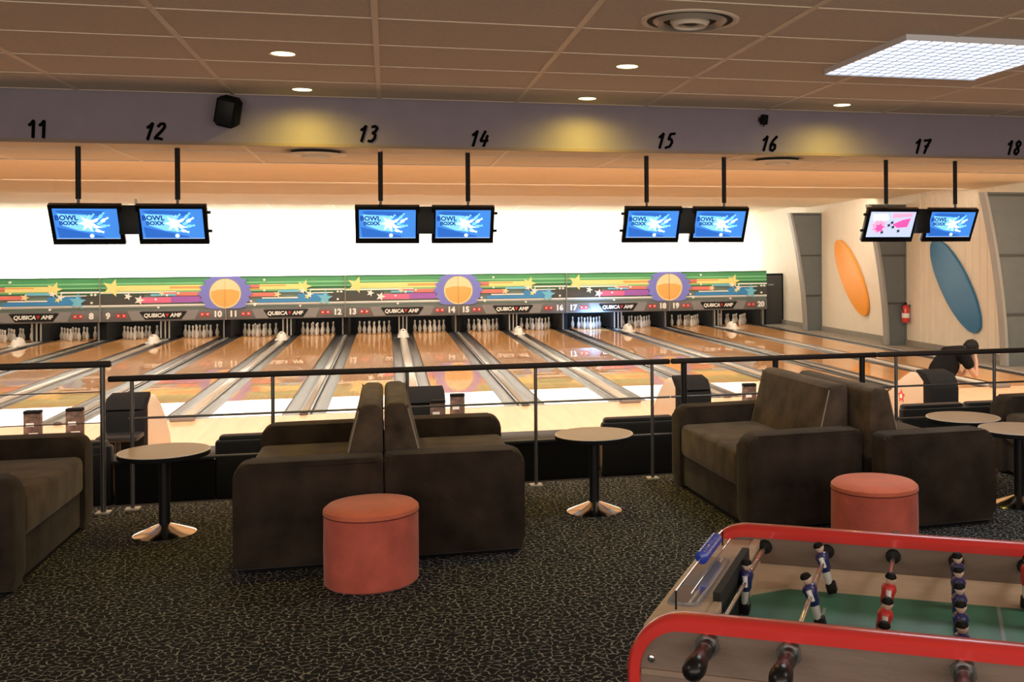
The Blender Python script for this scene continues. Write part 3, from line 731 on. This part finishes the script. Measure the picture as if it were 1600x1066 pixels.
for x, z, n in [(-2.69, 2.928, 11), (-1.83, 2.928, 12), (-.145, 2.945, 13), (.80, 2.922, 14), (2.49, 2.938, 15), (3.50, 2.932, 16), (5.08, 2.935, 17), (6.09, 2.94, 18)]:
    o = brush_number(str(n), .135, (x, 9.044, z), mat('number_black', (.003, .003, .003), .9, spec=.05), .0 if n == 11 else .26)
    tag(o, {11:'black number 11 at the left end of the mauve bulkhead',12:'black number 12 just left of the wall speaker',13:'black number 13 above the centre screens, left one',14:'black number 14 above the centre screens, right one',15:'black number 15 right of the strong yellow light pool',16:'black number 16 under the small sensor box',17:'black number 17 above the pink screen',18:'black number 18 cut by the right edge'}[n], 'number')

# speakers and small sensor
sp_ = thing('wall_speaker', 'black wall speaker on the bulkhead right of number 12', 'speaker', (-1.255, 8.93, 3.09)); sp_.rotation_euler = (math.radians(14), math.radians(14), math.radians(-8))
bm = prism(bmesh.new(), [(-.085, .10), (-.055, .125), (.05, .125), (.085, .09), (.09, -.09), (.06, -.12), (-.05, -.12), (-.085, -.09)], -.09, .06, bev=.015)
fin('speaker_case', bm, MATTE, sp_, True); bx('grille', -.065, .065, -.1, -.088, -.10, .10, BLACK, sp_, .006)
bx('bracket', -.02, .02, .05, .12, -.02, .02, BLACK, sp_)
sn = thing('wall_sensor', 'small black sensor box on the bulkhead above number 16', 'sensor', (3.43, 9.03, 3.15)); sn.rotation_euler = (0, math.radians(6), 0)
bx('sensor_case', -.03, .03, -.05, .01, -.045, .045, MATTE, sn, .008); bx('sensor_mount', -.045, .0, .0, .02, -.02, .02, BLACK, sn); tb('sensor_stem', (0, -.02, -.065), (0, -.02, -.04), .006, BLACK, sn)

# downlights
def downlight(x, y, lab):
    r = thing('downlight', lab, 'light', (x, y, 3.25))
    fin('trim_ring', lathe(bmesh.new(), [(.075, -.001), (.092, -.004), (.095, .0), (.095, .004)], 32), mat('ring', (.55, .42, .22), .3), r, True)
    fin('lamp_face', lathe(bmesh.new(), [(0, -.006), (.05, -.005), (.078, -.001)], 32), mat('lamp_glow', (1, .86, .45), .4, emit=4), r, True)
    l = bpy.data.lights.new('downlight_beam', 'SPOT'); l.energy = 46; l.color = (1, .74, .08); l.spot_size = math.radians(168); l.spot_blend = 1; l.shadow_soft_size = .05
    o = bpy.data.objects.new('downlight_beam', l); COL.objects.link(o); o.parent = r; o.location = (0, 0, -.02)
downlight(-.665, 7.17, 'yellow downlight left of the 13 column, farther from the bulkhead')
downlight(-.66, 8.68, 'yellow downlight close to the bulkhead, above between 12 and 13')
downlight(1.685, 7.16, 'yellow downlight below the round air vent, farther from the bulkhead')
downlight(1.69, 8.70, 'yellow downlight close to the bulkhead, between 14 and 15')
downlight(4.04, 8.63, 'yellow downlight close to the bulkhead, right of 16 under the panel light')

# square louvred panel light
pl = thing('panel_light', 'large square louvred panel light in the ceiling at upper right', 'light', (3.74, 6.36, 3.24))
hx, hy = .605, .60
bx('diffuser', -hx, hx, -hy, hy, -.022, -.012, mat('panel_glow', (.84, .90, 1.0), .5, emit=2.4), pl)
fr = mat('louvre_grey', (.42, .45, .52), .4)
bx('frame', -hx-.015, hx+.015, -hy-.015, -hy, -.026, .008, mat('white_frame', (.75, .75, .80), .4), pl); bx('frame', -hx-.015, hx+.015, hy, hy+.015, -.034, .008, fr, pl)
bx('frame', -hx-.015, -hx, -hy, hy, -.026, .008, mat('white_frame', (.75, .75, .80), .4), pl); bx('frame', hx, hx+.015, -hy, hy, -.026, .008, mat('white_frame', (.75, .75, .80), .4), pl)
for i in range(1, 14):
    x = -hx + 2*hx*i/14; bx('louvre_blade', x-.0022, x+.0022, -hy, hy, -.030, -.020, fr, pl)
for i in range(1, 11):
    y = -hy + 2*hy*i/11; bx('louvre_blade', -hx, hx, y-.0022, y+.0022, -.030, -.020, fr, pl)
lp_ = area('panel_lamp', (0, 0, -.04), (0, 0, 0), 1.15, 1.15, 30, (.93, .95, 1)); lp_.parent = pl

# round ceiling diffuser
cv = thing('round_air_vent', 'round concentric air diffuser in the ceiling at top', 'air vent', (1.71, 5.68, 3.25))
vt = mat('vent_metal', (.36, .30, .25), .35)
for nm, r0, r1, z0, z1, m in (('outer_ring', .255, .285, -.012, -.006, GRID), ('middle_cone', .16, .215, -.028, -.006, vt), ('inner_cone', .075, .115, -.036, -.012, GRID)):
    fin(nm, lathe(bmesh.new(), [(r1, 0), (r1, z1), ((r0+r1)/2, z0), (r0, z1), (r0-.012, 0)], 48), m, cv, True)
fin('dark_throat', lathe(bmesh.new(), [(.27, -.003), (0, -.004)], 48), mat('throat', (.02, .018, .016), .8), cv, True)
fin('centre_cap', lathe(bmesh.new(), [(.06, -.008), (.04, -.030), (0, -.036)], 32), mat('vent_dark', (.05, .045, .04), .4), cv, True)
# slim oval grilles in the low ceiling strip
for x, lab in ((-.62, 'slim round grille in the low ceiling strip left of number 13'), (3.82, 'slim round grille in the low ceiling strip below number 16')):
    r = thing('round_grille', lab, 'air vent', (x, 9.68, ZB+.012))
    fin('dark_gap', lathe(bmesh.new(), [(.215, 0), (.215, -.030)], 48), mat('throat', (.02, .018, .016), .8), r, True)
    fin('outer_ring', lathe(bmesh.new(), [(.215, -.028), (.262, -.026), (.264, -.034), (.20, -.044), (0, -.046)], 48), GRID2, r, True)
    fin('centre_disc', lathe(bmesh.new(), [(.12, -.045), (.125, -.058), (.08, -.062), (0, -.062)], 48), GRID2, r, True)

# ================================================================== FOOTBALL TABLE
ANG = math.radians(-30)
ft = thing('football_table', 'table football game with red-edged sides at lower right', 'football table', (0, 0, 0), ANG)
U0, U1, VN, VFAR = -.825, 1.17, 2.712, 3.725
ZT = .90; TH = .050
ft.location = (0, 0, 0)
def side_profile():
    p = [(U1-.10, .30)]
    top = [(U1, .42)] + arc(U1-.14, ZT-.03-.12, .14, 0, PI/2, 8) + arc(U0+.155, ZT-.03-.125, .145, PI/2, PI, 8)
    return p + top + [(U0+.01, .42), (U0+.10, .30)]
path = arc(U0+.155, ZT-.145, .145, PI, PI/2, 10)
path = [(U0+.02, .30), (U0+.01, .42), (U0+.01, .60)] + path + arc(U1-.155, ZT-.145, .145, PI/2, 0, 10) + [(U1-.01, .60), (U1-.01, .42), (U1-.02, .30)]
def red_edge(v0, v1):
    bm = bmesh.new(); rings = []
    pts = [Vector((u, 0, z)) for u, z in path]
    for i, p in enumerate(pts):
        a = pts[max(0, i-1)]; b = pts[min(len(pts)-1, i+1)]; t = (b-a).normalized(); nrm = Vector((-t.z, 0, t.x))
        if nrm.length < .1: nrm = Vector((0, 0, 1))
        ring = []
        h = .020; w = (v1-v0)/2; vc = (v0+v1)/2
        for dv, dn in ((-w, -h), (-w, h*.35), (-w*.72, h*.85), (0, h), (w*.72, h*.85), (w, h*.35), (w, -h)):
            ring.append(bm.verts.new(p + Vector((0, vc+dv, 0)) + nrm*(dn-.006)))
        rings.append(ring)
    for A, B in zip(rings, rings[1:]):
        for i in range(7): bm.faces.new((A[i], A[(i+1)%7], B[(i+1)%7], B[i]))
    bm.faces.new(rings[0]); bm.faces.new(rings[-1])
    return fin('red_edge_band', bm, RED, ft, True)
red_edge(VN-.012, VN+TH+.008); red_edge(VFAR-TH-.008, VFAR+.012)
def inset(pts, d):
    cu, cz = (U0+U1)/2, .6
    return [(cu + (u-cu)*(1-d/abs(U1-cu)), z-d if z > cz else z) for u, z in pts]
sp = inset([(u, z) for u, z in path], .018)
pr('side_panel', sp, VN, VN+TH, PANELW, ft); pr('side_panel', sp, VFAR-TH, VFAR, PANELW, ft)
pr('side_moulding', [(U0+.04, .745), (U1-.04, .745), (U1-.04, .760), (U0+.04, .760)], VN-.006, VN+.01, mat('moulding', (.28, .20, .15), .5), ft)
IN0, IN1 = VN+TH, VFAR-TH
ZF = .725
bx('playfield', -.66, 1.02, IN0, IN1, ZF-.02, ZF, FIELD, ft)
for v in (0,):
    pr('side_ramp', [(IN1-.085, ZF), (IN1, ZF+.055), (IN1, ZF-.01), (IN1-.085, ZF-.01)], -.63, .99, BEIGEW, ft, axis='X')
    pr('side_ramp', [(IN0+.085, ZF), (IN0, ZF+.055), (IN0, ZF-.01), (IN0+.085, ZF-.01)], -.63, .99, BEIGEW, ft, axis='X')
pr('corner_ramp', [(-.63, IN1-.02), (-.50, IN1-.085), (-.63, IN1-.20)], ZF, ZF+.012, BEIGEW, ft, axis='Z')
fl = mat('field_line', (.30, .38, .33), .5)
for u in (.19,): bx('field_line', u-.006, u+.006, IN0+.09, IN1-.09, ZF, ZF+.001, fl, ft)
for u in (-.36, .72): bx('field_line', u-.005, u+.005, IN0+.25, IN1-.25, ZF, ZF+.001, fl, ft)
# ends
for s, ua, ub in ((1, U0+.03, -.628), (-1, 1.00, U1-.03)):
    bx('end_top', ua, ub, IN0, IN1, .835, .862, BEIGEW, ft, .004)
    bx('end_panel', ua if s > 0 else ub-.03, ua+.03 if s > 0 else ub, IN0, IN1, .42, .835, PANELW, ft)
    uu = ub if s > 0 else ua
    bx('goal_wall', uu-.012, uu+.012, IN0, 2.98, ZF-.02, .868, BEIGEW, ft); bx('goal_wall', uu-.012, uu+.012, 3.46, IN1, ZF-.02, .868, BEIGEW, ft)
    bx('goal_backboard', uu-.014, uu+.010, 2.98, 3.46, ZF-.02, .895, mat('goal_black', (.012, .012, .012), .7), ft)
# clear plate with rounded corners on the left end
pla = mat('clear_plate', (.30, .31, .32), .08, coat=1)
def rrect(x0, x1, y0, y1, r_): return arc(x1-r_, y1-r_, r_, 0, PI/2, 4)+arc(x0+r_, y1-r_, r_, PI/2, PI, 4)+arc(x0+r_, y0+r_, r_, PI, 1.5*PI, 4)+arc(x1-r_, y0+r_, r_, 1.5*PI, 2*PI, 4)
pr('ash_tray', rrect(-.775, -.672, 2.93, 3.42, .03), .862, .868, pla, ft, axis='Z')
pr('tray_recess', rrect(-.765, -.682, 2.94, 3.10, .025), .868, .870, mat('tray_steel', (.55, .56, .58), .15, metal=1), ft, axis='Z')
# score beads on a wire
tb('score_wire', (-.735, 2.90, .915), (-.735, 3.58, .915), .003, ROD, ft, 8)
tb('wire_post', (-.735, 2.90, .86), (-.735, 2.90, .917), .003, BLACK, ft, 8); tb('wire_post', (-.735, 3.58, .86), (-.735, 3.58, .917), .003, BLACK, ft, 8)
for i in range(10):
    v = 3.25 + .0235*i
    fin('score_bead', lathe(bmesh.new(), [(0,-.0115),(.009,-.0115),(.022,-.005),(.022,.005),(.009,.0115),(0,.0115)], 16), BLUE, ft, True)
    o = ft.children[-1] if False else bpy.context.scene.objects[-1]
beads = [o for o in bpy.data.objects if o.name.startswith('score_bead')]
for i, o in enumerate(beads): o.rotation_euler = (PI/2, 0, 0); o.location = (-.735, 3.25+.0235*i, .915)
tb('second_wire', (-.70, 2.95, .895), (-.70, 3.55, .895), .0025, ROD, ft, 8)
fin('bolt_head', lathe(bmesh.new(), [(0,.0),(.012,0),(.010,.006),(0,.009)], 12), CHROME, ft, True)
o = [x for x in bpy.data.objects if x.name.startswith('bolt_head')][0]; o.rotation_euler = (PI/2, 0, 0); o.location = (-.757, VN, .788)
for u in (U0+.12, U1-.12):
    for v in (VN+.06, VFAR-.06): bx('leg', u-.045, u+.045, v-.045, v+.045, 0, .45, PANELW, ft, .006)
bx('cabinet_bottom', U0+.05, U1-.05, IN0, IN1, .42, .45, PANELW, ft)

# rods with players
def player(parent, v, kit, tilt):
    shirt = {'blue': BLUE, 'red': MRED}[kit]
    b = bpy.data.objects.new('player', None); COL.objects.link(b); b.parent = parent; b.empty_display_size = .03
    b.location = (0, v, 0); b.rotation_euler = (0, tilt, 0)
    return b, shirt
PM = {}
def pmesh(kit):
    if kit in PM: return PM[kit]
    shirt = {'blue': NAVY, 'red': MRED}[kit]; sh2 = {'blue': BLUE, 'red': MRED}[kit]
    out = []
    def keep(name, bm, m, smooth=True):
        o = fin(name, bm, m, None, smooth); out.append((name, o.data)); bpy.data.objects.remove(o)
    bm = lathe(bmesh.new(), [(0,-.034),(.013,-.034),(.0175,-.022),(.0175,0),(.021,.016),(.017,.027),(.008,.032),(0,.032)], 14, sx=.85, sy=1.15)
    keep('shirt', bm, shirt)
    for s in (-1, 1):
        bm = bmesh.new(); tube(bm, (0, s*.021, .020), (.004, s*.026, -.012), .0065, .0055, 8); bmesh.ops.contextual_create if False else None
        keep('arm', bm, MWHITE)
    bm = lathe(bmesh.new(), [(0,.030),(.006,.031),(.009,.036),(.012,.045),(.012,.052),(.008,.060),(0,.063)], 12); keep('head', bm, mat('face_paint', (.62,.45,.36), .4))
    bm = lathe(bmesh.new(), [(.0128,.048),(.0135,.054),(.009,.063),(0,.066)], 12, (-.0015, 0, 0)); keep('hair', bm, HAIR)
    bm = bmesh.new()
    for s in (-1, 1): tube(bm, (0, s*.007, -.032), (0, s*.0075, -.072), .0095, .007, 10)
    keep('shorts_and_legs', bm, MWHITE)
    bm = bmesh.new(); box(bm, -.010, .014, -.015, .015, -.105, -.070, .004, 2); keep('boots', bm, BLACK)
    for _, me in out:
        me.transform(Matrix.Diagonal((1.35, 1.35, 1.04, 1)))
    PM[kit] = out; return out
ZR = .842
def rod(u, kit, vs, handle_near, tilt, label):
    r = thing('football_rod', label, 'football rod', (0, 0, 0), ANG)
    h = bpy.data.objects.new('tmp', None)
    ca, sa = math.cos(ANG), math.sin(ANG)
    r.location = (u*ca, u*sa, ZR)
    if handle_near: a, b = VN-.10, VFAR+.10
    else: a, b = VN+.01, VFAR+.10
    tb('rod', (0, a, 0), (0, b, 0), .0085, ROD, r, 16)
    hv = VN if handle_near else VFAR; sg = -1 if handle_near else 1
    for vv, s2 in ((VN, -1), (VFAR, 1)):
        bm = tube(bmesh.new(), (0, vv+s2*.001, 0), (0, vv+s2*.022, 0), .036, .034, 6); _ = (vv == hv) and fin('hex_nut', bm, mat('nut_chrome', (.35,.35,.35), .2, metal=.8), r)
        bm = tube(bmesh.new(), (0, vv+s2*.022, 0), (0, vv+s2*.045, 0), .024, .022, 16); _ = (vv == hv) and fin('bearing', bm, BLACKG, r, True)
        iv = vv - s2*(TH+.004)
        bm = tube(bmesh.new(), (0, iv, 0), (0, iv-s2*.012, 0), .026, .022, 20); fin('inner_collar', bm, BLACK, r, True)
    g0 = hv + sg*.035
    bm = bmesh.new(); lathe(bm, [(0, 0), (.020, 0), (.024, .02), (.022, .06), (.027, .09), (.031, .125), (.028, .150), (.016, .166), (0, .170)], 20)
    o = fin('handle', bm, BLACKG, r, True); o.rotation_euler = (PI/2 if sg < 0 else -PI/2, 0, 0); o.location = (0, g0, 0)
    for v in vs:
        b_ = None
        ms = pmesh(kit)
        pl_ = link('player', ms[0][1], None, r); pl_.location = (0, v, 0); pl_.rotation_euler = (0, tilt, 0)
        for nm, me in ms[1:]: link(nm, me, None, pl_)
    return r
rod(-.598, 'blue', [3.285], True, math.radians(4), 'goalkeeper rod with one blue player at the left end of the football table')
rod(-.378, 'blue', [3.20, 3.55], True, math.radians(-16), 'defence rod with two blue players, second from the left')
rod(-.150, 'red', [3.265, 3.03, 2.83], False, math.radians(12), 'attack rod with three red players, third from the left')
rod(.060, 'blue', [3.54, 3.385, 3.22, 3.055, 2.89], True, math.radians(2), 'midfield rod with five blue players, fourth from the left')
rod(.280, 'red', [3.58, 3.40, 3.22, 3.04, 2.86], False, math.radians(5), 'midfield rod with five red players at the right frame edge')

# ================================================================== PERSON
pe = thing('person', 'person in black T-shirt kneeling bent forward behind the right ball return, hand on face', 'person', (8.02, 14.0, FL))
def skin_obj(name, verts, edges, radii, m, parent, root=0, sub=2):
    me = bpy.data.meshes.new(name); me.from_pydata(verts, edges, [])
    o = link(name, me, m, parent); mod = o.modifiers.new('skin', 'SKIN'); mod.use_smooth_shade = True
    for v, rr in zip(me.skin_vertices[0].data, radii): v.radius = rr if isinstance(rr, tuple) else (rr, rr)
    me.skin_vertices[0].data[root].use_root = True
    sb = o.modifiers.new('sub', 'SUBSURF'); sb.levels = sub; sb.render_levels = sub
    for p in me.polygons: p.use_smooth = True
    return o
# local coords: x forward (+X), z above lower floor
V = [(0.06,0,.56),(.18,0,.70),(.32,0,.86),(.44,0,.945),(.52,0,.97),(.585,0,.985),
     (.41,-.17,.90),(.53,-.20,.66),(.61,-.17,.56),(.665,-.10,.80),(.66,-.07,.88),
     (.41,.17,.90),(.50,.22,.66),(.60,.16,.54),(.62,.10,.66),
     (.06,-.10,.50),(.08,-.12,.10),(-.32,-.12,.06),(-.40,-.12,.08),
     (.06,.10,.50),(.08,.12,.10),(-.32,.12,.06),(-.40,.12,.08)]
E_ = [(0,1),(1,2),(2,3),(3,4),(4,5),(3,6),(6,7),(7,8),(8,9),(9,10),(3,11),(11,12),(12,13),(13,14),(0,15),(15,16),(16,17),(17,18),(0,19),(19,20),(20,21),(21,22)]
Rr = [(.13,.15),(.12,.14),(.12,.15),(.07,.08),(.055,.055),(.05,.05),.06,.048,.040,.032,.026,.06,.048,.040,.032,.085,.060,.045,.035,.085,.060,.045,.035]
skin_obj('body', V, E_, Rr, SKIN, pe)
tv = [V[i] for i in (0,1,2,3,6,7,11,12)]
skin_obj('t_shirt', [(.02,0,.50)]+tv[1:4]+[V[6],(.515,-.200,.69),V[11],(.49,.218,.69),(.52,0,.965)], [(0,1),(1,2),(2,3),(3,4),(4,5),(3,6),(6,7),(3,8)], [(.20,.22),(.20,.22),(.185,.22),(.13,.14),.105,.080,.105,.080,(.075,.075)], CLOTH, pe)
skin_obj('trousers', [V[0],V[15],V[16],V[17],V[19],V[20],V[21]], [(0,1),(1,2),(2,3),(0,4),(4,5),(5,6)], [(.16,.17),.11,.08,.06,.11,.08,.06], DENIM, pe)
# head with face
bm = bmesh.new(); bmesh.ops.create_icosphere(bm, subdivisions=3, radius=1)
for v in bm.verts:
    x, y, z = v.co; v.co = Vector((x*.095*(1.0 if x < 0 else .95), y*.074*(1-.12*max(0, -z)), z*.115))
hd = fin('head', bm, SKIN, pe, True); hd.location = (.635, 0, .975); hd.rotation_euler = (0, math.radians(40), 0)
nb = bmesh.new(); lathe(nb, [(0,.03),(.008,.02),(.016,-.012),(.010,-.02),(0,-.022)], 10); fin('nose', nb, SKIN, hd, True).location = (.092, 0, -.01)
for s in (-1, 1):
    b2 = bmesh.new(); bmesh.ops.create_icosphere(b2, subdivisions=2, radius=.011); fin('eye', b2, MWHITE, hd, True).location = (.083, s*.03, .02)
    b2 = bmesh.new(); bmesh.ops.create_icosphere(b2, subdivisions=2, radius=1); bmesh.ops.scale(b2, vec=(.018,.008,.028), verts=b2.verts); fin('ear', b2, SKIN, hd, True).location = (-.005, s*.075, 0)
bx('mouth', .074, .083, -.022, .022, -.058, -.050, mat('lips', (.4, .12, .1), .5), hd, .002)
bm = bmesh.new(); bmesh.ops.create_icosphere(bm, subdivisions=4, radius=1)
rg = random.Random(3)
for v in bm.verts:
    n_ = 1 + .06*math.sin(14*v.co.y+3*v.co.z)*math.cos(11*v.co.x)
    v.co = Vector((v.co.x*.118*n_-.012, v.co.y*.095*n_, v.co.z*.132*n_+.015))
    if v.co.x > .06 and v.co.z < .055: v.co.x = .06
    if v.co.z < -.085: v.co.z = -.085
fin('hair', bm, HAIR, hd, True)
# hands with five fingers
def hand(base, dirv, side, parent):
    d = Vector(dirv).normalized(); a = Vector((0, 1, 0)) if side is None else Vector(side); a = (a - d*a.dot(d)).normalized(); nrm = d.cross(a)
    b = Vector(base); vs = [tuple(b), tuple(b+d*.05), tuple(b+d*.085)]; es = [(0,1),(1,2)]; rs = [(.026,.018),(.036,.016),(.034,.014)]
    skin_obj('palm', vs, es, rs, SKIN, parent, sub=1)
    for i, (off, ln) in enumerate(((-.027,.062),(-.009,.075),(.009,.070),(.027,.055))):
        p0 = b+d*.075+a*off; p1 = p0+d*ln*.5+nrm*.004; p2 = p1+d*ln*.5+nrm*.018
        skin_obj('finger', [tuple(p0), tuple(p1), tuple(p2)], [(0,1),(1,2)], [.009,.0085,.007], SKIN, parent, sub=1)
    p0 = b+d*.025+a*-.030; p1 = p0+a*-.025+d*.025; p2 = p1+d*.028+nrm*.01
    skin_obj('thumb', [tuple(p0), tuple(p1), tuple(p2)], [(0,1),(1,2)], [.011,.010,.008], SKIN, parent, sub=1)
hand((.660, -.085, .865), (.18, .35, 1), (1, 0, 0), pe)
hand((.62, .10, .66), (.35, -.5, .9), (1, 0, 0), pe)
